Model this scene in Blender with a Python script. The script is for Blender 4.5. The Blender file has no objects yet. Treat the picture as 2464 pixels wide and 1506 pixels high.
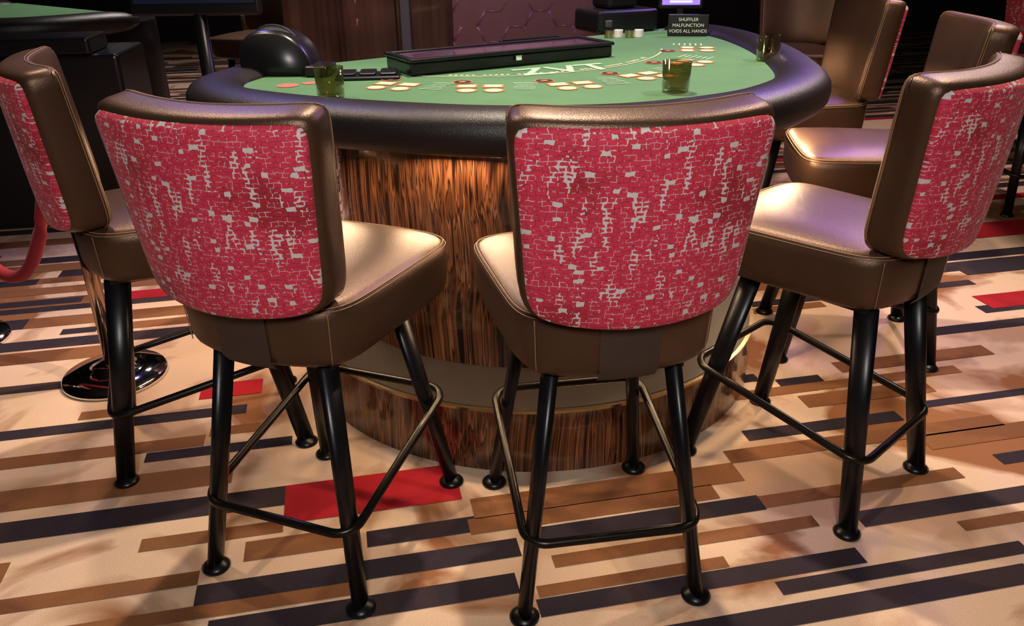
import bpy, math, random
from mathutils import Vector, Matrix
random.seed(7)
S=bpy.context.scene
try: S.view_settings.view_transform='Standard'
except Exception: pass
COL=S.collection
# ---------------------------------------------------------------- helpers
def mesh(name,V,F,mat=None,smooth=True,mats=None,fm=None):
    me=bpy.data.meshes.new(name); me.from_pydata([tuple(v) for v in V],[],F); me.update()
    if mats:
        for m in mats: me.materials.append(m)
        for p,i in zip(me.polygons,fm): p.material_index=i
    elif mat: me.materials.append(mat)
    for p in me.polygons: p.use_smooth=smooth
    return me
def add(me,name,parent=None,loc=(0,0,0),rz=0):
    o=bpy.data.objects.new(name,me); COL.objects.link(o); o.location=loc; o.rotation_euler=(0,0,rz)
    if parent: o.parent=parent
    return o
def empty(name,loc=(0,0,0),rz=0):
    o=bpy.data.objects.new(name,None); COL.objects.link(o); o.location=loc; o.rotation_euler=(0,0,rz); o.empty_display_size=.1
    return o
def N(nt,t,**k):
    n=nt.nodes.new(t)
    for a,b in k.items():
        if a in n.inputs: n.inputs[a].default_value=b
        else: setattr(n,a,b)
    return n
def mat(name,col=(.5,.5,.5),rough=.5,metal=0,bump=0,bscale=200,emit=None,es=0,coat=0,trans=0,ior=1.45,sheen=0):
    m=bpy.data.materials.new(name); m.use_nodes=True; nt=m.node_tree; b=nt.nodes['Principled BSDF']
    b.inputs['Base Color'].default_value=(*col,1); b.inputs['Roughness'].default_value=rough; b.inputs['Metallic'].default_value=metal
    b.inputs['Coat Weight'].default_value=coat; b.inputs['Transmission Weight'].default_value=trans; b.inputs['IOR'].default_value=ior
    b.inputs['Sheen Weight'].default_value=sheen
    if emit: b.inputs['Emission Color'].default_value=(*emit,1); b.inputs['Emission Strength'].default_value=es
    tc=N(nt,'ShaderNodeTexCoord'); no=N(nt,'ShaderNodeTexNoise',Scale=bscale,Detail=3.0); nt.links.new(tc.outputs['Object'],no.inputs['Vector'])
    if bump:
        bp=N(nt,'ShaderNodeBump',Strength=bump,Distance=.002); nt.links.new(no.outputs['Fac'],bp.inputs['Height']); nt.links.new(bp.outputs['Normal'],b.inputs['Normal'])
    if not emit and not trans:
        mx=N(nt,'ShaderNodeMix',data_type='RGBA'); mx.inputs[6].default_value=(*[c*.85 for c in col],1); mx.inputs[7].default_value=(*[min(1,c*1.12) for c in col],1)
        n2=N(nt,'ShaderNodeTexNoise',Scale=9.0); nt.links.new(tc.outputs['Object'],n2.inputs['Vector']); nt.links.new(n2.outputs['Fac'],mx.inputs[0]); nt.links.new(mx.outputs[2],b.inputs['Base Color'])
    return m
def ramp(nt,stops,interp='LINEAR'):
    r=nt.nodes.new('ShaderNodeValToRGB'); r.color_ramp.interpolation=interp; e=r.color_ramp.elements
    while len(e)<len(stops): e.new(.5)
    for i,(p,c) in enumerate(stops): e[i].position=p; e[i].color=(*c,1)
    return r
def box(x0,x1,y0,y1,z0,z1,V,F):
    b=len(V); V+=[(x0,y0,z0),(x1,y0,z0),(x1,y1,z0),(x0,y1,z0),(x0,y0,z1),(x1,y0,z1),(x1,y1,z1),(x0,y1,z1)]
    F+=[tuple(b+i for i in f) for f in [(0,3,2,1),(4,5,6,7),(0,1,5,4),(1,2,6,5),(2,3,7,6),(3,0,4,7)]]
def boxobj(name,x0,x1,y0,y1,z0,z1,m,parent=None,bev=.004,loc=(0,0,0),rz=0):
    V,F=[],[]; box(x0,x1,y0,y1,z0,z1,V,F); o=add(mesh(name,V,F,m,False),name,parent,loc,rz)
    if bev: md=o.modifiers.new('b','BEVEL'); md.width=bev; md.segments=3
    return o
def tube(pts,r,closed=False,seg=10,ell=None):
    P=[Vector(p) for p in pts]; n=len(P); V=[];F=[]
    up=Vector((0,0,1))
    for i,p in enumerate(P):
        a=P[(i-1)%n] if closed or i>0 else P[0]; b=P[(i+1)%n] if closed or i<n-1 else P[-1]
        d=(b-a).normalized(); ref=up if abs(d.z)<.9 else Vector((0,1,0))
        s=d.cross(ref).normalized(); t=s.cross(d).normalized()
        rr=r[i] if isinstance(r,(list,tuple)) else r
        for k in range(seg):
            an=2*math.pi*k/seg; ex,ey=(rr,rr) if ell is None else ell
            V.append(p+s*math.cos(an)*ex+t*math.sin(an)*ey)
    for i in range(n if closed else n-1):
        j=(i+1)%n
        for k in range(seg):
            l=(k+1)%seg; F.append((i*seg+k,i*seg+l,j*seg+l,j*seg+k))
    if not closed: F+= [tuple(range(seg))[::-1], tuple((n-1)*seg+k for k in range(seg))]
    return V,F
def lathe(prof,seg=32,c=(0,0,0)):
    V=[];F=[];n=len(prof)
    for r,z in prof:
        for k in range(seg):
            a=2*math.pi*k/seg; V.append((c[0]+r*math.cos(a),c[1]+r*math.sin(a),c[2]+z))
    for i in range(n-1):
        for k in range(seg):
            l=(k+1)%seg; F.append((i*seg+k,i*seg+l,(i+1)*seg+l,(i+1)*seg+k))
    F.append(tuple(range(seg))[::-1]); F.append(tuple((n-1)*seg+k for k in range(seg)))
    return V,F
def merge(*VF):
    V=[];F=[]
    for v,f in VF:
        b=len(V); V+=list(v); F+=[tuple(b+i for i in q) for q in f]
    return V,F
def sq(u,v,n):
    if isinstance(n,tuple): n=n[0] if v<0 else n[1]
    m=max(abs(u),abs(v))
    if m<1e-9: return 0.,0.
    k=m/((abs(u)**n+abs(v)**n)**(1/n)); return u*k,v*k
def slab(f,n=16,m=14,s0=.93,puff=(0,0),ex=8,layers=None):
    V=[];F=[]
    def P(u,v,t): a,b=sq(u,v,ex); return f(a,b,t)
    for side,t0 in ((0,0.),(1,1.)):
        base=len(V)
        for i in range(n+1):
            for j in range(m+1):
                u=-1+2*i/n; v=-1+2*j/m; pf=puff[side]*(1-u**4)*(1-v**4)
                V.append(P(u*s0,v*s0,t0+(pf if side else -pf)))
        for i in range(n):
            for j in range(m):
                a=base+i*(m+1)+j; q=(a,a+1,a+m+2,a+m+1); F.append(q if side==0 else q[::-1])
    bd=[(i,0) for i in range(n)]+[(n,j) for j in range(m)]+[(i,m) for i in range(n,0,-1)]+[(0,j) for j in range(m,0,-1)]
    layers=layers or [(.04,.965),(.14,.99),(.3,1.),(.7,1.),(.86,.99),(.96,.965)]
    rings=[[i*(m+1)+j for i,j in bd]]
    for t,s in layers:
        b=len(V); rings.append(list(range(b,b+len(bd))))
        for i,j in bd: V.append(P((-1+2*i/n)*s,(-1+2*j/m)*s,t))
    base=(n+1)*(m+1); rings.append([base+i*(m+1)+j for i,j in bd])
    for A,B in zip(rings,rings[1:]):
        for k in range(len(bd)):
            l=(k+1)%len(bd); F.append((A[k],A[l],B[l],B[k]))
    return V,F
def outline(f,s,t,ex=8,n=60):
    pts=[]
    for k in range(n):
        q=4*k/n; e=int(q); w=-1+2*(q-e)
        u,v=[(w,-1),(1,w),(-w,1),(-1,-w)][e]; a,b=sq(u*s,v*s,ex); pts.append(f(a,b,t))
    return pts
# ---------------------------------------------------------------- materials
LEATHER=mat('bronze_leather',(.080,.043,.025),.37,.58,bump=.3,bscale=420)
STITCH=mat('tan_stitch',(.22,.12,.06),.6)
BLACKM=mat('black_metal',(.006,.006,.008),.32,.3,bump=.05,bscale=300)
STRAP=mat('strap_cloth',(.035,.02,.014),.6,bump=.4,bscale=600)
BLK=mat('black_plastic',(.008,.008,.01),.28)
RAIL=mat('black_vinyl',(.010,.008,.009),.38,bump=.5,bscale=350)
CHROME=mat('chrome',(.75,.75,.78),.07,1)
BRASS=mat('brass_trim',(.5,.39,.23),.25,1)
VELVET=mat('red_velvet',(.20,.003,.012),.8,sheen=.05)
WHITE=mat('white_print',(.75,.75,.73),.6)
CREAM=mat('cream_print',(.62,.55,.32),.7)
ORANGE=mat('orange_print',(.45,.13,.03),.7)
DARKP=mat('dark_print',(.02,.01,.01),.6)
PALEG=mat('pale_green_print',(.30,.48,.32),.8)
GREY=mat('grey_metal',(.10,.10,.11),.4,.5)
CEIL=mat('ceiling_paint',(.03,.025,.025),.8)
DWALL=mat('dark_wall',(.02,.014,.014),.7)
def thin_glass(name,col):
    m=bpy.data.materials.new(name); m.use_nodes=True; nt=m.node_tree; L=nt.links.new; nt.nodes.clear()
    o=N(nt,'ShaderNodeOutputMaterial'); t=N(nt,'ShaderNodeBsdfTransparent'); t.inputs[0].default_value=(*col,1); g=N(nt,'ShaderNodeBsdfGlossy'); g.inputs['Roughness'].default_value=.05
    lw=N(nt,'ShaderNodeLayerWeight',Blend=.25); mx=N(nt,'ShaderNodeMixShader'); L(lw.outputs['Facing'],mx.inputs[0]); L(t.outputs[0],mx.inputs[1]); L(g.outputs[0],mx.inputs[2]); L(mx.outputs[0],o.inputs[0]); return m
GLASS=thin_glass('smoked_glass',(.74,.66,.50))
def red_fabric():
    m=bpy.data.materials.new('red_brocade'); m.use_nodes=True; nt=m.node_tree; L=nt.links.new; b=nt.nodes['Principled BSDF']
    b.inputs['Roughness'].default_value=.75; b.inputs['Sheen Weight'].default_value=.05
    tc=N(nt,'ShaderNodeTexCoord'); sx=N(nt,'ShaderNodeSeparateXYZ'); L(tc.outputs['Object'],sx.inputs[0]); cx=N(nt,'ShaderNodeCombineXYZ'); L(sx.outputs[0],cx.inputs[0]); L(sx.outputs[2],cx.inputs[1])
    wn=N(nt,'ShaderNodeTexNoise',Scale=55.0,Detail=1.0); L(cx.outputs[0],wn.inputs['Vector'])
    ws=N(nt,'ShaderNodeVectorMath',operation='SUBTRACT'); L(wn.outputs['Color'],ws.inputs[0]); ws.inputs[1].default_value=(.5,.5,.5)
    wm=N(nt,'ShaderNodeVectorMath',operation='MULTIPLY'); L(ws.outputs[0],wm.inputs[0]); wm.inputs[1].default_value=(.009,.009,0)
    wa=N(nt,'ShaderNodeVectorMath',operation='ADD'); L(cx.outputs[0],wa.inputs[0]); L(wm.outputs[0],wa.inputs[1])
    m2=N(nt,'ShaderNodeMapping'); m2.inputs['Scale'].default_value=(44,14,1); L(cx.outputs[0],m2.inputs['Vector'])
    no=N(nt,'ShaderNodeTexNoise',Scale=1.0,Detail=3.0,Roughness=.6); L(m2.outputs[0],no.inputs['Vector'])
    mr=N(nt,'ShaderNodeMapRange'); mr.inputs[1].default_value=.54; mr.inputs[2].default_value=.70; mr.inputs[3].default_value=.0095; mr.inputs[4].default_value=.07; L(no.outputs['Fac'],mr.inputs[0])
    br=N(nt,'ShaderNodeTexBrick',Scale=25.0); br.offset=.43; br.offset_frequency=3; br.squash=1.4; br.squash_frequency=2
    br.inputs['Brick Width'].default_value=.29; br.inputs['Row Height'].default_value=.225; br.inputs['Mortar Smooth'].default_value=0
    br.inputs['Color1'].default_value=(0,0,0,1); br.inputs['Color2'].default_value=(1,1,1,1); br.inputs['Mortar'].default_value=(0,0,0,1)
    L(wa.outputs[0],br.inputs['Vector']); L(mr.outputs[0],br.inputs['Mortar Size'])
    n4=N(nt,'ShaderNodeTexNoise',Scale=70.0,Detail=2.0); L(cx.outputs[0],n4.inputs['Vector'])
    g1=N(nt,'ShaderNodeMath',operation='GREATER_THAN'); L(n4.outputs['Fac'],g1.inputs[0]); g1.inputs[1].default_value=.50
    g2=N(nt,'ShaderNodeMath',operation='GREATER_THAN'); L(mr.outputs[0],g2.inputs[0]); g2.inputs[1].default_value=.025
    g3=N(nt,'ShaderNodeMath',operation='MAXIMUM'); L(g1.outputs[0],g3.inputs[0]); L(g2.outputs[0],g3.inputs[1])
    pale=N(nt,'ShaderNodeMath',operation='MULTIPLY'); L(br.outputs['Fac'],pale.inputs[0]); L(g3.outputs[0],pale.inputs[1])
    th=N(nt,'ShaderNodeMath',operation='GREATER_THAN'); L(br.outputs['Color'],th.inputs[0]); th.inputs[1].default_value=.955
    mxm=N(nt,'ShaderNodeMath',operation='MAXIMUM'); L(pale.outputs[0],mxm.inputs[0]); L(th.outputs[0],mxm.inputs[1])
    n3=N(nt,'ShaderNodeTexNoise',Scale=8.0,Detail=3.0); L(tc.outputs['Object'],n3.inputs['Vector'])
    rr=ramp(nt,[(.33,(.29,.006,.019)),(.44,(.45,.016,.047)),(.75,(.52,.024,.062))]); L(n3.outputs['Fac'],rr.inputs[0])
    iv=N(nt,'ShaderNodeMapRange'); iv.inputs[3].default_value=1; iv.inputs[4].default_value=.4; L(br.outputs['Fac'],iv.inputs[0])
    ml=N(nt,'ShaderNodeMix',data_type='RGBA',blend_type='MULTIPLY'); ml.inputs[0].default_value=1; L(rr.outputs[0],ml.inputs[6]); L(iv.outputs[0],ml.inputs[7])
    mx=N(nt,'ShaderNodeMix',data_type='RGBA'); L(mxm.outputs[0],mx.inputs[0]); L(ml.outputs[2],mx.inputs[6]); mx.inputs[7].default_value=(.50,.45,.44,1)
    L(mx.outputs[2],b.inputs['Base Color'])
    bp=N(nt,'ShaderNodeBump',Strength=.7,Distance=.002); L(iv.outputs[0],bp.inputs['Height']); L(bp.outputs[0],b.inputs['Normal'])
    return m
REDF=red_fabric()
def zebrano(name,dark=1.0,sc=52,contrast=True):
    m=bpy.data.materials.new(name); m.use_nodes=True; nt=m.node_tree; L=nt.links.new; b=nt.nodes['Principled BSDF']
    b.inputs['Roughness'].default_value=.2; b.inputs['Coat Weight'].default_value=.5
    tc=N(nt,'ShaderNodeTexCoord')
    dn=N(nt,'ShaderNodeTexNoise',Scale=2.0,Detail=1.0); L(tc.outputs['Object'],dn.inputs['Vector'])
    dm=N(nt,'ShaderNodeVectorMath',operation='SCALE'); L(dn.outputs['Color'],dm.inputs[0]); dm.inputs['Scale'].default_value=.07 if contrast else .02
    da=N(nt,'ShaderNodeVectorMath',operation='ADD'); L(tc.outputs['Object'],da.inputs[0]); L(dm.outputs[0],da.inputs[1])
    mp=N(nt,'ShaderNodeMapping'); mp.inputs['Scale'].default_value=(sc,sc,.55); L(da.outputs[0],mp.inputs['Vector'])
    no=N(nt,'ShaderNodeTexNoise',Scale=1.0,Detail=2.5,Roughness=.5,Distortion=.1); L(mp.outputs[0],no.inputs['Vector'])
    st=[(.36,(.010,.004,.003)),(.41,(.08,.025,.011)),(.455,(.20,.072,.028)),(.475,(.012,.005,.003)),(.50,(.16,.056,.021)),(.535,(.28,.105,.042)),(.56,(.012,.005,.003)),(.61,(.12,.04,.016)),(.66,(.015,.006,.004))] if contrast else [(.3,(.05,.025,.015)),(.7,(.14,.07,.045))]
    r=ramp(nt,[(p,tuple(c*dark for c in q)) for p,q in st]); L(no.outputs['Fac'],r.inputs[0])
    big=N(nt,'ShaderNodeTexNoise',Scale=3.0,Detail=2.0); L(tc.outputs['Object'],big.inputs['Vector'])
    mr=N(nt,'ShaderNodeMapRange'); mr.inputs[1].default_value=.3; mr.inputs[2].default_value=.7; mr.inputs[3].default_value=.5; mr.inputs[4].default_value=1.05; L(big.outputs['Fac'],mr.inputs[0])
    ml=N(nt,'ShaderNodeMix',data_type='RGBA',blend_type='MULTIPLY'); ml.inputs[0].default_value=1; L(r.outputs[0],ml.inputs[6]); L(mr.outputs[0],ml.inputs[7]); L(ml.outputs[2],b.inputs['Base Color']); return m
WOOD=zebrano('zebrano_wood',1.0,46)
DWOOD=zebrano('dark_panel_wood',.8,20,False)
def carpet(name,c1,c2,scale=2.2,a0=.38,a1=.45):
    m=bpy.data.materials.new(name); m.use_nodes=True; nt=m.node_tree; L=nt.links.new; b=nt.nodes['Principled BSDF']; b.inputs['Roughness'].default_value=.95
    b.inputs['Specular IOR Level'].default_value=.1
    tc=N(nt,'ShaderNodeTexCoord'); no=N(nt,'ShaderNodeTexNoise',Scale=scale,Detail=5.0,Distortion=.8); L(tc.outputs['Object'],no.inputs['Vector'])
    r=ramp(nt,[(a0,c2),(a1,c1),(.57,c1),(.63,tuple((a+b_)/2 for a,b_ in zip(c1,c2)))]); L(no.outputs['Fac'],r.inputs[0])
    fn=N(nt,'ShaderNodeTexNoise',Scale=350.0,Detail=2.0); L(tc.outputs['Object'],fn.inputs['Vector'])
    mr=N(nt,'ShaderNodeMapRange'); mr.inputs[3].default_value=.7; mr.inputs[4].default_value=1.25; L(fn.outputs['Fac'],mr.inputs[0])
    ml=N(nt,'ShaderNodeMix',data_type='RGBA',blend_type='MULTIPLY'); ml.inputs[0].default_value=1; L(r.outputs[0],ml.inputs[6]); L(mr.outputs[0],ml.inputs[7]); L(ml.outputs[2],b.inputs['Base Color'])
    bp=N(nt,'ShaderNodeBump',Strength=.5,Distance=.003); L(fn.outputs['Fac'],bp.inputs['Height']); L(bp.outputs[0],b.inputs['Normal'])
    return m
CB=carpet('carpet_beige',(.55,.395,.285),(.23,.10,.045),1.7,.40,.47)
CK=carpet('carpet_charcoal',(.026,.020,.028),(.04,.027,.03))
CN=carpet('carpet_brown',(.19,.083,.038),(.12,.05,.024))
CR=carpet('carpet_red',(.32,.014,.022),(.25,.012,.017))
# ---------------------------------------------------------------- room
V=[(-7,-2.5,0),(8,-2.5,0),(8,12,0),(-7,12,0)];F=[(0,1,2,3)];FM=[0]
al=math.radians(11.5); ca,sa=math.cos(al),math.sin(al)
def bar(x0,x1,y,th,ci,z=.0012):
    b=len(V)
    for a,c in ((x0,y-th/2),(x1,y-th/2),(x1,y+th/2),(x0,y+th/2)): V.append((a*ca-c*sa,a*sa+c*ca,z))
    F.append((b,b+1,b+2,b+3)); FM.append(ci)
K_,N_,R_=1,2,3
for a,b,y,th,c in [(-220,-24,191,7,K_),(35,100,160,5,K_),(-44,33,157,5.5,K_),(-34,-7,170,6,N_),(-40,30,145,5.5,K_),(33,114,136,4.5,K_),(-79,-7,151.5,3.5,N_),(34,81,141,3,N_),(89,155,130,3.5,K_),(145,200,140,3,N_),
 (110,162,190,4.5,K_),(121,200,148,5,K_),(-220,-39,240,4.5,K_),(-66,-24,218,4,K_),(-160,-100,270,4.5,K_),(-220,-114,346,5,K_),(-220,-139,370,4,K_),(-114,-101,314,4,K_),(-25,22,187,13.5,R_),(-55,-35,254,8,R_),
 (247,330,258,10,R_),(297,380,333,16,R_),(-91,-80,247,4,N_),(-49,-34,228,4,N_),(135,151,216,5,K_),(137,183,204,6,N_),(261,330,287,5,K_),(201,290,239,5,K_),
 (-4,36,168,5,K_),(24,100,174,7,N_),(22,90,167,5,N_),(-180,-40,205,8,N_),(-90,-44,163,4,N_),(-200,-90,175,6,N_),(40,150,122,5,K_),(-60,40,125,5,N_),(-50,60,116,4,K_),(100,160,160,4,N_),(160,230,175,6,N_),(175,260,163,4,K_),(-150,-60,134,5,K_),
 (60,95,200,5,N_),(90,130,222,4,K_),(160,220,222,6,N_),(170,215,194,3,K_),(-20,45,99,5,K_),(-160,-20,108,5,N_),(60,190,104,5,N_),(-60,-25,178,4,N_),(40,110,150,3.5,N_),(100,190,181,5,N_),(-110,-50,224,5,N_),(110,200,212,4,N_)]: bar(a/100,b/100,y/100,th*1.22/100,c,.0012+.0002*c)
y=-1.
while y<11:
    th=random.choice([.05,.065,.08,.095]); x=-6+random.random()
    while x<8:
        L_=random.uniform(.35,1.5); c=random.choices([0,1,2,3],[.40,.33,.25,.02])[0]
        fore=(.9<y<2.62 and x<2.3 and x+L_>-2.2)
        if c and not fore: bar(x,x+L_,y,th,c)
        x+=L_
    y+=th+random.choice([.01,.02,.04,.06])
add(mesh('floor',V,F,mats=[CB,CK,CN,CR],fm=FM,smooth=False),'floor')
def wall(name,x0,x1,y0,y1,z0,z1,m): return boxobj(name,x0,x1,y0,y1,z0,z1,m,bev=0)
wall('wall_back',-7,8,12,12.1,0,3.4,DWALL); wall('wall_left',-7.1,-7,-2.5,12,0,3.4,DWALL); wall('wall_right',8,8.1,-2.5,12,0,3.4,DWALL); wall('wall_front',-7,8,-2.6,-2.5,0,3.4,DWALL)
wall('ceiling',-7,8,-2.5,12,3.4,3.5,CEIL)
# ---------------------------------------------------------------- stool
def lerp(a,b,t): return a+(b-a)*t
def fback(u,v,t,z0=.735,z1=1.122,w0=.212,w1=.245,T=.085,off=0):
    k=(v+1)/2; x=u*lerp(w0,w1,k)
    yy=lerp(-.238,-.272,k)-.058*(1-u*u)+off
    return (x*(1-.07*t),yy+t*T+ .012*(1-k)*t, lerp(z0,z1,k)-.014*(1-u*u)*(1-k)+.012*t*k-.006*(1-u*u)*k)
def fpanel(u,v,t): return fback(u,v,t,z0=.741,z1=1.103,w0=.205,w1=.238,T=.02,off=-.010)
def fseat(u,v,t):
    k=(v+1)/2; w=lerp(.208,.243,k**.8); tap=lerp(.965,1,t)
    yy=lerp(-.207-.05*(1-u*u),.262+.012*(1-u*u),k)
    return (u*w*tap,yy*lerp(.97,1,t), lerp(.588,.738,t)-.006*abs(u)**3*t)
ME={}
EXB=(9,18)
v,f=slab(fback,puff=(0,.18),ex=EXB,s0=.92,n=20,m=18); ME['backrest_cushion']=mesh('backrest_cushion',v,f,LEATHER)
v,f=slab(fpanel,puff=(.15,0),ex=EXB,s0=.975,n=28,m=24,layers=[(.1,.988),(.4,1.),(.9,1.)]); ME['backrest_panel']=mesh('backrest_panel',v,f,REDF)
v,f=slab(fseat,puff=(0,.10),ex=8,s0=.88,layers=[(.04,.93),(.12,.975),(.25,1.),(.76,1.),(.9,.98),(.975,.93)]); ME['seat_cushion']=mesh('seat_cushion',v,f,LEATHER)
st=[tube(outline(fseat,.965,.955,8,100),.0014,True,6),tube(outline(fseat,.985,.915,8,100),.0010,True,6),tube(outline(fback,.99,.87,EXB,100),.0013,True,6),tube(outline(fback,1.003,.80,EXB,100),.001,True,6)]
# vertical corner seams on the seat rear
for sgn in (-1,1):
    st.append(tube([tuple(Vector(fseat(*sq(sgn*.90,-1,8),.1+.8*k/8))+Vector((sgn*.001,-.0015,0))) for k in range(9)],.0011,False,6))
ME['seam_stitching']=mesh('seam_stitching',*merge(*st),STITCH)
V2=[];F2=[]
for j in range(9):
    z=.590+.15*j/8; t=(z-.588)/.15
    for i in range(9):
        u=-.3+.6*i/8; p=fseat(u,-1,min(1,max(0,t)))
        dn=.0035 if j>0 else -.012
        V2.append((p[0],p[1]-dn,z-(0 if j else .003)))
for j in range(8):
    for i in range(8): a=j*9+i; F2.append((a,a+1,a+10,a+9))
ME['rear_strap']=mesh('rear_strap',V2,F2,STRAP)
tops=[(-.13,-.165),(.13,-.165),(-.13,.14),(.13,.14)]; feet=[(-.2,-.25),(.2,-.25),(-.2,.25),(.2,.25)]
for i,(t,b) in enumerate(zip(tops,feet)):
    P0=Vector((b[0],b[1],.012)); P1=Vector((t[0],t[1],.58)); VV=[];FF=[]
    for P_,sx,sy in ((P0,.0155,.025),(P1,.0175,.030)):
        for k in range(20):
            a=2*math.pi*k/20; VV.append((P_.x+sx*math.cos(a),P_.y+sy*math.sin(a),P_.z))
    for k in range(20): l=(k+1)%20; FF.append((k,l,20+l,20+k))
    FF+= [tuple(range(20))[::-1],tuple(range(20,40))]
    gl=lathe([(.033,0),(.034,.006),(.028,.012),(.016,.02)],24,(b[0],b[1],0))
    ME['leg_%d'%(i+1)]=mesh('leg_%d'%(i+1),*merge((VV,FF),gl),BLACKM)
def rr(w,d,r,zf,n=8):
    P=[]
    for cx,cy,a0 in ((w-r,d-r,0),(-w+r,d-r,90),(-w+r,-d+r,180),(w-r,-d+r,270)):
        for k in range(n+1):
            a=math.radians(a0+90*k/n); X=cx+r*math.cos(a); Y=cy+r*math.sin(a); P.append((X,Y,zf(Y)))
    return P
v,f=tube(rr(.196,.252,.05,lambda y:.252+.045*y/.24),.0105,True,12)
ME['footrest_ring']=mesh('footrest_ring',v,f,mat('worn_black_metal',(.016,.013,.011),.3,.6))
V2,F2=[],[]; box(-.15,.15,-.18,.17,.57,.59,V2,F2); ME['swivel_plate']=mesh('swivel_plate',V2,F2,BLACKM,False)
def stool(x,y,yaw,dy=0):
    e=empty('bar_stool',(x,y,0),math.radians(yaw))
    for k,me in ME.items():
        rz=math.radians(dy) if k in('backrest_cushion','backrest_panel','seat_cushion','seam_stitching','rear_strap') else 0
        add(me,k,e,rz=rz)
    return e
for a in [(-.93,2.17,-68,6),(-.45,1.71,-20.7,-1),(.18,1.65,8.6,2.3),(.82,1.96,42.4,-.7),(1.22,2.72,81,0),(1.25,3.58,94,0),(1.68,5.0,165,0),(2.7,4.4,20,0),(3.4,5.3,-60,0),(-1.78,6.1,160,0),(-2.2,7.9,200,0)]: stool(*a)
# ---------------------------------------------------------------- table
def cat(P,n=10):
    P=[Vector(p) for p in P]; Q=[P[0]*2-P[1]]+P+[P[-1]*2-P[-2]]; out=[]
    for i in range(1,len(Q)-2):
        for k in range(n):
            t=k/n; a,b,c,d=Q[i-1:i+3]; out.append(.5*((2*b)+(c-a)*t+(2*a-5*b+4*c-d)*t*t+(3*b-a-3*c+d)*t**3))
    out.append(P[-1]); return out
def offset(path,s):
    out=[]
    for i,p in enumerate(path):
        d=(path[min(i+1,len(path)-1)]-path[max(i-1,0)]).normalized(); out.append(p+Vector((-d.y,d.x))*s)
    return out
FELT=mat('green_felt',(.065,.17,.07),.9,bump=.2,bscale=700)
PLT=mat('plinth_laminate',(.035,.028,.024),.4,.3,bump=.3,bscale=90)
def gaming_table(outl,base_c,base_r,col_r,shift=(.2,.4),rail_w=.185,led=True,wood=WOOD,loc=(0,0,0),rz=0):
    T=empty('gaming_table',loc,rz)
    path=cat(outl,9); n=len(path)
    V=[];F=[];seg=20
    for i in range(n):
        d=(path[min(i+1,n-1)]-path[max(i-1,0)]).normalized(); nn=Vector((-d.y,d.x)); e=min(i,n-1-i); sc=[.35,.8,.95][e] if e<3 else 1
        for k in range(seg):
            a=2*math.pi*k/seg; c,s=math.cos(a),math.sin(a)
            cx=math.copysign(abs(c)**.8,c); sz=math.copysign(abs(s)**.8,s)
            p=path[i]+nn*(rail_w/2+cx*rail_w/2*sc); V.append((p.x,p.y,.921+sz*.0625*sc))
    for i in range(n-1):
        for k in range(seg): l=(k+1)%seg; F.append((i*seg+k,(i+1)*seg+k,(i+1)*seg+l,i*seg+l))
    F+=[tuple(range(seg)),tuple((n-1)*seg+k for k in range(seg))[::-1]]
    add(mesh('padded_rail',V,F,RAIL),'padded_rail',T)
    ins=offset(path,rail_w*.6)
    def prism(pts,z0,z1,name,m,smooth=False):
        k=len(pts); V=[(p.x,p.y,z0) for p in pts]+[(p.x,p.y,z1) for p in pts]
        F=[tuple(range(k))[::-1],tuple(range(k,2*k))]+[(i,(i+1)%k,k+(i+1)%k,k+i) for i in range(k)]
        return add(mesh(name,V,F,m,smooth),name,T)
    prism(ins,.945,.952,'felt_top',FELT); prism(offset(path,rail_w*.5),.885,.944,'table_deck',BLK)
    def circ(c,r,wx=1):
        P=[]
        for k in range(128):
            a=2*math.pi*k/128; x=r*math.cos(a)*wx; y=r*math.sin(a)
            h=max(0,y/r); P.append(Vector((c[0]+x+shift[0]*h,c[1]+y+shift[1]*h)))
        return P
    prism(circ(base_c,base_r),0,.194,'plinth',wood); prism(circ(base_c,base_r+.004),.194,.202,'plinth_edge_trim',BRASS); prism(circ(base_c,base_r-.01),.2,.204,'plinth_top',PLT)
    prism(circ(base_c,col_r,1.19),.204,.886,'table_column',wood)
    if led:
        pp=offset(path,.095); m=len(pp)
        for i in range(12):
            j=int(8+(m-17)*i/11); p=pp[j]; d=(pp[j+1]-pp[j-1]).normalized()
            l=bpy.data.lights.new('under_rail_light','AREA'); l.shape='RECTANGLE'; l.size=.26; l.size_y=.02; l.energy=3.3; l.color=(1,.68,.40)
            o=bpy.data.objects.new('under_rail_light_%d'%(i+1),l); COL.objects.link(o); o.parent=T; o.location=(p.x,p.y,.852)
            o.rotation_euler=(math.radians(-26),0,math.atan2(d.y,d.x))
    return T
OUT=[(-.90,3.08),(-.99,2.88),(-1.02,2.66),(-.92,2.43),(-.70,2.26),(-.415,2.13),(-.05,2.03),(.32,2.04),(.63,2.17),(.85,2.36),(1.01,2.62),(1.08,2.95),(1.11,3.35),(1.08,3.75),(.98,4.03),(.83,4.2)]
T=gaming_table(OUT,(.065,2.685),.77,.53)
Zf=.9535
def disc(c,r,z,seg=28):
    return ([(c[0]+r*math.cos(2*math.pi*k/seg),c[1]+r*math.sin(2*math.pi*k/seg),z) for k in range(seg)],[tuple(range(seg))])
def rect(c,o,t,w,h,z):
    return ([(c[0]+t[0]*a*w/2+o[0]*b*h/2,c[1]+t[1]*a*w/2+o[1]*b*h/2,z) for a,b in((-1,-1),(1,-1),(1,1),(-1,1))],[(3,2,1,0)])
G={'cream':[], 'orange':[], 'dark':[], 'pale':[]}
Oc=Vector((-.1,3.5))
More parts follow.
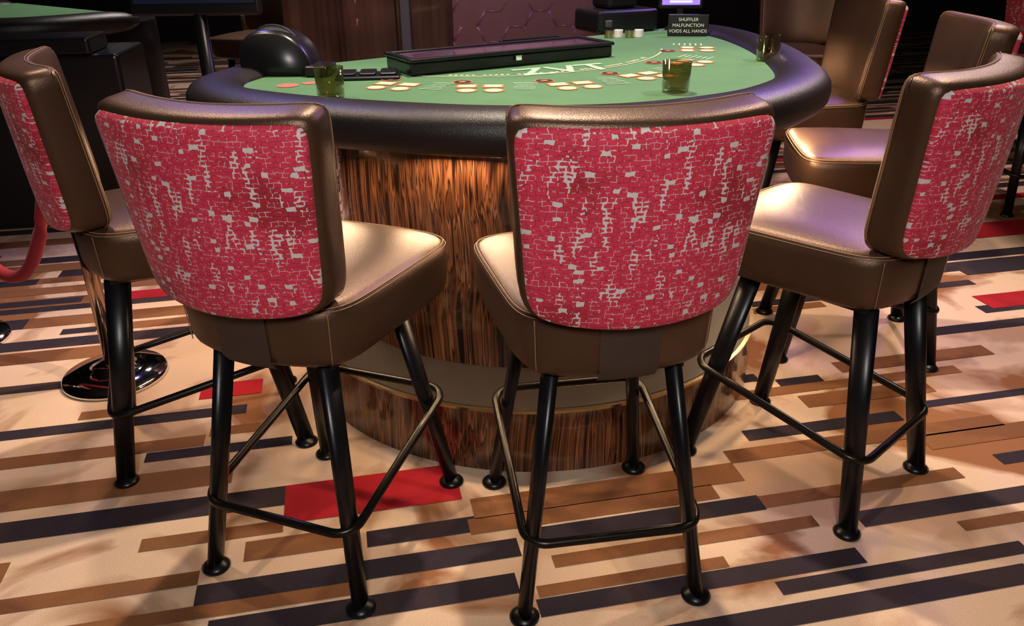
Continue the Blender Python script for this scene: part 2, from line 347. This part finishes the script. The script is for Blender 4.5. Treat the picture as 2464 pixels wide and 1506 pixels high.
for ang,rad in ((-109.5,.80),(-92,.82),(-74,.84),(-56,.81),(-35,.77),(-11,.74)):
    a=math.radians(ang); o=Vector((math.cos(a),math.sin(a))); t=Vector((-o.y,o.x)); P=Oc+o*rad
    q=lambda x,y:P+t*x+o*y
    G['orange'].append(disc(q(-.02,0),.034,Zf)); G['dark'].append(disc(q(-.02,0),.028,Zf+.0006)); G['orange'].append(disc(q(-.02,0),.012,Zf+.0012))
    for x in (.0,.082):
        G['orange'].append(rect(q(x,.075),o,t,.068,.056,Zf)); G['cream'].append(rect(q(x,.075),o,t,.054,.042,Zf+.0006))
        G['orange'].append(disc(q(x+.005,.150),.033,Zf)); G['cream'].append(disc(q(x+.005,.150),.026,Zf+.0006))
    for k in range(6):
        G['pale'].append(rect(q(.18,.02+.022*k),o,t,random.uniform(.05,.08),.007,Zf))
arc=[Oc+Vector((math.cos(math.radians(-108+100*k/48)),math.sin(math.radians(-108+100*k/48))))*.715 for k in range(49)]
V=[];F=[]
for p in arc:
    d=(p-Oc).normalized(); V+=[(*(p-d*.003),Zf),(*(p+d*.003),Zf)]
for k in range(48): F.append((2*k,2*k+1,2*k+3,2*k+2))
G['cream'].append((V,F))
for k in range(44):
    if k%6==5: continue
    a=math.radians(-98+1.6*k); o=Vector((math.cos(a),math.sin(a))); t=Vector((-o.y,o.x)); p=Oc+o*.69
    G['cream'].append(rect(p,o,t,.011,.02*random.uniform(.6,1),Zf))
for n_,m_ in (('cream',CREAM),('orange',ORANGE),('dark',DARKP),('pale',PALEG)): add(mesh('felt_print_'+n_,*merge(*G[n_]),m_,False),'felt_print_'+n_,T)
add(mesh('felt_print_red',*merge(disc((-.70,2.66),.035,Zf),disc((-.64,2.70),.025,Zf)),mat('coral_print',(.5,.12,.08),.7),False),'felt_print_red',T)
def text(body,size,loc,rot,m,par,name,ext=.0004,align='CENTER'):
    c=bpy.data.curves.new(name,'FONT'); c.body=body; c.size=size; c.extrude=ext; c.align_x=align; c.align_y='CENTER'; c.materials.append(m)
    o=bpy.data.objects.new(name,c); COL.objects.link(o); o.location=loc; o.rotation_euler=rot; o.parent=par; return o
lt=text('ZVT',.19,(.19,2.91,Zf),(0,0,math.radians(22)),PALEG,T,'felt_lettering'); lt.data.offset=.003
# chip tray
LID=mat('purple_sheen_lid',(.10,.04,.10),.08,coat=1)  # purple reflection on the lid is painted into its base colour
tr=empty('chip_tray',(.03,3.0,.953),math.radians(29.2))
boxobj('tray_base',-.405,.41,0,.22,0,.042,BLK,tr,.006)
for nm,b in (('frame_front',(-.41,.415,-.008,.016,.042,.055)),('frame_back',(-.41,.415,.205,.23,.042,.055)),('frame_left',(-.41,-.385,.016,.205,.042,.055)),('frame_right',(.39,.415,.016,.205,.042,.055))): boxobj(nm,*b,BLK,tr,.004)
boxobj('purple_sheen_lid',-.385,.39,.016,.205,.042,.049,LID,tr,0)
boxobj('lid_lock',-.012,.012,-.012,-.006,.02,.04,CHROME,tr,.002)
rk=empty('card_rack',(.10,3.42,.953),math.radians(29)); boxobj('rack_base',-.14,.14,0,.06,0,.02,BLK,rk,.005); boxobj('rack_bar',-.14,.14,.02,.035,.02,.045,BLK,rk,.005)
# shuffler dome
sh=empty('card_shuffler',(-.78,2.84,.953),math.radians(-4))
def arch(w,h,d,y0,n=20,p=2.4,skew=0):
    V=[];F=[]
    prof=[(-w,0)]+[(-w*math.copysign(abs(math.cos(a))**(2/p),math.cos(a))-skew*math.sin(a)*w,h*abs(math.sin(a))**(2/p)) for a in [math.pi*k/n for k in range(1,n)]]+[(w,0)]
    for yy,s in ((y0,.93),(y0+.02,1),(y0+d-.02,1),(y0+d,.93)): V+=[(x*s,yy,z*s) for x,z in prof]
    m=len(prof)
    for i in range(3):
        for k in range(m-1): F.append((i*m+k,i*m+k+1,(i+1)*m+k+1,(i+1)*m+k))
        F.append((i*m+m-1,i*m,(i+1)*m,(i+1)*m+m-1))
    F+=[tuple(range(m))[::-1],tuple(3*m+k for k in range(m))]
    return V,F
add(mesh('shuffler_body',*arch(.125,.145,.16,0,skew=.2),BLK),'shuffler_body',sh)
add(mesh('shuffler_fin',*arch(.10,.16,.03,.05,skew=.2),GREY),'shuffler_fin',sh)
boxobj('shuffler_chute',.1,.18,-.02,.1,0,.035,BLK,sh,.008)
dh=empty('discard_holder',(-.46,2.80,.953),math.radians(5))
boxobj('holder_base',-.11,.10,-.06,.05,0,.012,BLK,dh,.004)
for i in range(3): boxobj('holder_slot_%d'%(i+1),-.10+.067*i,-.045+.067*i,-.045,.04,.012,.022,BLK,dh,.005)
def glass(x,y,z=.953):
    e=empty('tumbler_glass',(x,y,z)); v,f=lathe([(.036,0),(.039,.004),(.0425,.088),(.0405,.088),(.037,.012),(.001,.010)],40)
    add(mesh('glass_body',v,f,GLASS),'glass_body',e)
glass(-.52,2.44); glass(.49,2.47); glass(.93,3.06)
sm=empty('deck_shuffler_machine',(.52,4.05,.953),math.radians(24))
boxobj('machine_body',-.17,.15,-.1,.14,0,.10,BLK,sm,.02); boxobj('machine_hopper',-.1,.06,-.06,.1,.1,.16,BLK,sm,.02); boxobj('machine_knob',-.14,-.11,-.12,-.1,.03,.06,GREY,sm,.004)
dm=empty('dealer_display',(.79,4.0,.953),math.radians(-6))
boxobj('display_foot',-.03,.03,-.01,.05,0,.008,BLK,dm,.002); boxobj('display_stem',-.015,.015,0,.03,.008,.12,BLK,dm,.004); boxobj('display_case',-.10,.10,-.012,.02,.10,.25,BLK,dm,.008)
boxobj('display_screen',-.085,.085,-.0135,-.011,.115,.235,mat('purple_screen',(.1,.05,.3),.2,emit=(.25,.15,1),es=1.6),dm,0)
for i,w in enumerate((.10,.07)): boxobj('screen_text_bar_%d'%(i+1),-w/2,w/2,-.0145,-.013,.125+.02*i,.133+.02*i,mat('screen_white',(1,1,1),.5,emit=(.9,.9,1),es=2),dm,0)
nb=empty('notice_sign',(.79,3.80,.953),math.radians(-8))
boxobj('sign_board',-.088,.088,0,.02,0,.09,BLK,nb,.003)
for i,t in enumerate(('SHUFFLER','MALFUNCTION','VOIDS ALL HANDS')): text(t,.0195,(0,-.0015,.069-.024*i),(math.pi/2,0,0),WHITE,nb,'sign_text_%d'%(i+1))
cs=empty('chip_stack',(.44,3.78,.953))
for i in range(4): add(mesh('chips',*lathe([(.02,0),(.02,.03)],24,(.045*i,.02*(i%2),0)),WHITE if i%2 else BRASS,False),'chips_%d'%(i+1),cs)
# ---------------------------------------------------------------- stanchions and rope
BP=mat('bronze_post',(.35,.24,.18),.18,1)
def stanchion(x,y):
    sp=empty('rope_stanchion',(x,y,0))
    add(mesh('base_dome',*lathe([(.172,0),(.172,.012),(.165,.02),(.10,.032),(.07,.036),(.065,.05),(.03,.058)],56),CHROME),'base_dome',sp)
    add(mesh('post',*lathe([(.024,.05),(.024,.95)],32),BP),'post',sp)
    add(mesh('finial',*lathe([(.03,.93),(.03,.97),(.02,.98),(.034,1.0),(.03,1.02),(.005,1.035)],32),CHROME),'finial',sp)
stanchion(-1.38,2.5); stanchion(-2.09,2.78)
A_=Vector((-1.415,2.514,.88)); B_=Vector((-2.055,2.766,.88)); pts=[]
for k in range(29):
    t=k/28; p=A_.lerp(B_,t); p.z-= .56*(1-(2*t-1)**2); pts.append(p)
rp=empty('velvet_rope'); add(mesh('rope',*tube(pts,.022,False,14),VELVET),'rope',rp)
# ---------------------------------------------------------------- background
pw=empty('paneled_partition',(0,0,0))
Yp=5.2
boxobj('partition_core',-1.35,.72,Yp,Yp+.4,0,3.3,DWOOD,pw,0)
for i,x in enumerate((-1.35,-1.0,-.66)): boxobj('wood_board_%d'%(i+1),x+.01,x+.33,Yp-.025,Yp,0,3.3,DWOOD,pw,.006)
boxobj('frame_post_left',-.64,-.58,Yp-.07,Yp,0,3.3,GREY,pw,.006); boxobj('frame_post_right',.56,.72,Yp-.07,Yp,0,3.3,BLK,pw,.006)
boxobj('etched_panel',-.58,.56,Yp-.02,Yp,0,3.3,mat('etched_panel',(.16,.075,.07),.35,.2),pw,0)
hx=.10
LINE=mat('etched_line',(.35,.2,.3),.3,.6)
hv=[]
for r in range(14):
    for c in range(8):
        cx=-.52+c*hx*1.5*.95; cz=.6+r*hx*1.732+(hx*.866 if c%2 else 0)
        for k in range(6):
            if random.random()<.3: continue
            a=math.pi/3*k; b_=math.pi/3*(k+1)
            p=(cx+hx*math.cos(a),Yp-.022,cz+hx*math.sin(a)); q_=(cx+hx*math.cos(b_),Yp-.022,cz+hx*math.sin(b_))
            if max(p[0],q_[0])<.54 and min(p[0],q_[0])>-.57: hv.append(tube([p,q_],.0025,False,4))
add(mesh('etched_hexagons',*merge(*hv),LINE),'etched_hexagons',pw)
mo=empty('monitor_stand',(-1.33,3.75,0))
add(mesh('stand_base',*lathe([(.2,0),(.2,.015),(.03,.03)],40),BLK),'stand_base',mo); add(mesh('stand_post',*lathe([(.03,.02),(.03,1.15)],24),BLACKM),'stand_post',mo)
boxobj('monitor_case',-.28,.27,-.03,.03,1.07,1.42,BLK,mo,.01); boxobj('monitor_screen',-.26,.25,-.032,-.03,1.12,1.40,mat('dark_screen',(.01,.012,.02),.3,emit=(.05,.12,.3),es=.04),mo,0)
OUT2=[(-x,-y) for x,y in [(.9,-.5),(1.0,-.1),(.85,.3),(.4,.62),(-.1,.65),(-.55,.45),(-.85,.1),(-.9,-.5)]]
gaming_table(OUT2,(0,0),.72,.5,led=False,wood=BLK,loc=(-3.15,5.3,0),rz=math.radians(-40))
cab=empty('equipment_cabinet',(-2.35,4.3,0),math.radians(8))
boxobj('cabinet_body',-.42,.42,-.2,.3,0,.86,BLK,cab,.02); boxobj('cabinet_top',-.45,.3,-.2,.1,.86,.94,BLK,cab,.015)
V,F=merge(*[lathe([(.004,0),(.004,.002)],8,(.18+.022*i,-.12+.022*j,.94)) for i in range(4) for j in range(3)]); add(mesh('speaker_holes',V,F,GREY),'speaker_holes',cab)
# ---------------------------------------------------------------- lights
def light(kind,name,loc,tgt,e,col,size=.1,ang=90,blend=.5):
    l=bpy.data.lights.new(name,kind); l.energy=e; l.color=col
    if kind=='SPOT': l.spot_size=math.radians(ang); l.spot_blend=blend; l.shadow_soft_size=size
    elif kind=='AREA': l.size=size
    else: l.shadow_soft_size=size
    o=bpy.data.objects.new(name,l); COL.objects.link(o); o.location=loc; o.rotation_euler=(Vector(tgt)-Vector(loc)).to_track_quat('-Z','Y').to_euler(); return o
light('SPOT','ceiling_spot_table',(.1,3.1,3.3),(.1,2.2,0),440,(1,.81,.62),.05,90,.3)
light('SPOT','ceiling_spot_left',(-1.6,2.9,3.3),(-.8,1.5,0),175,(1,.75,.54),.05,62,.3)
light('SPOT','ceiling_spot_right',(2.0,2.9,3.3),(1.2,1.9,0),230,(1,.75,.54),.05,66,.3)
light('AREA','ceiling_panel_front',(0,-.8,2.3),(.1,1.8,.7),56,(1,.92,.88),.4)
light('SPOT','ceiling_spot_purple',(2.2,5.0,3.3),(.7,3.6,.9),220,(.4,.2,1),.15,60,.6)
light('SPOT','ceiling_spot_violet_left',(-1.8,4.8,3.3),(-1.2,2.8,.6),90,(.35,.3,1),.15,70,.6)
light('SPOT','ceiling_spot_panel',(0,4.2,3.2),(.1,5.2,1.0),110,(.75,.35,.9),.1,80,.6)
light('SPOT','fill_spot_wood',(-.9,4.2,3.2),(-1.0,5.2,.9),80,(1,.7,.5),.1,60,.6)  # added fill spot, brightens the partition's wood boards
light('SPOT','ceiling_spot_far',(-1.8,6.6,3.3),(-1.8,6.8,0),420,(.95,.82,.78),.2,120,.6)
light('SPOT','ceiling_spot_far_right',(3,5,3.3),(2.6,4.2,0),250,(1,.75,.68),.2,120,.6)
w=bpy.data.worlds.new('world'); S.world=w; w.use_nodes=True; w.node_tree.nodes['Background'].inputs[0].default_value=(.5,.43,.43,1); w.node_tree.nodes['Background'].inputs[1].default_value=.06
# ---------------------------------------------------------------- camera
cd=bpy.data.cameras.new('camera'); cam=bpy.data.objects.new('camera',cd); COL.objects.link(cam); S.camera=cam
cd.sensor_width=36; cd.lens=1976/2464*36; cd.clip_start=.05
cam.matrix_world=Matrix.Translation((0,0,1.4))@Matrix.Rotation(math.radians(90-25.2),4,'X')@Matrix.Rotation(math.radians(-.705),4,'Z')
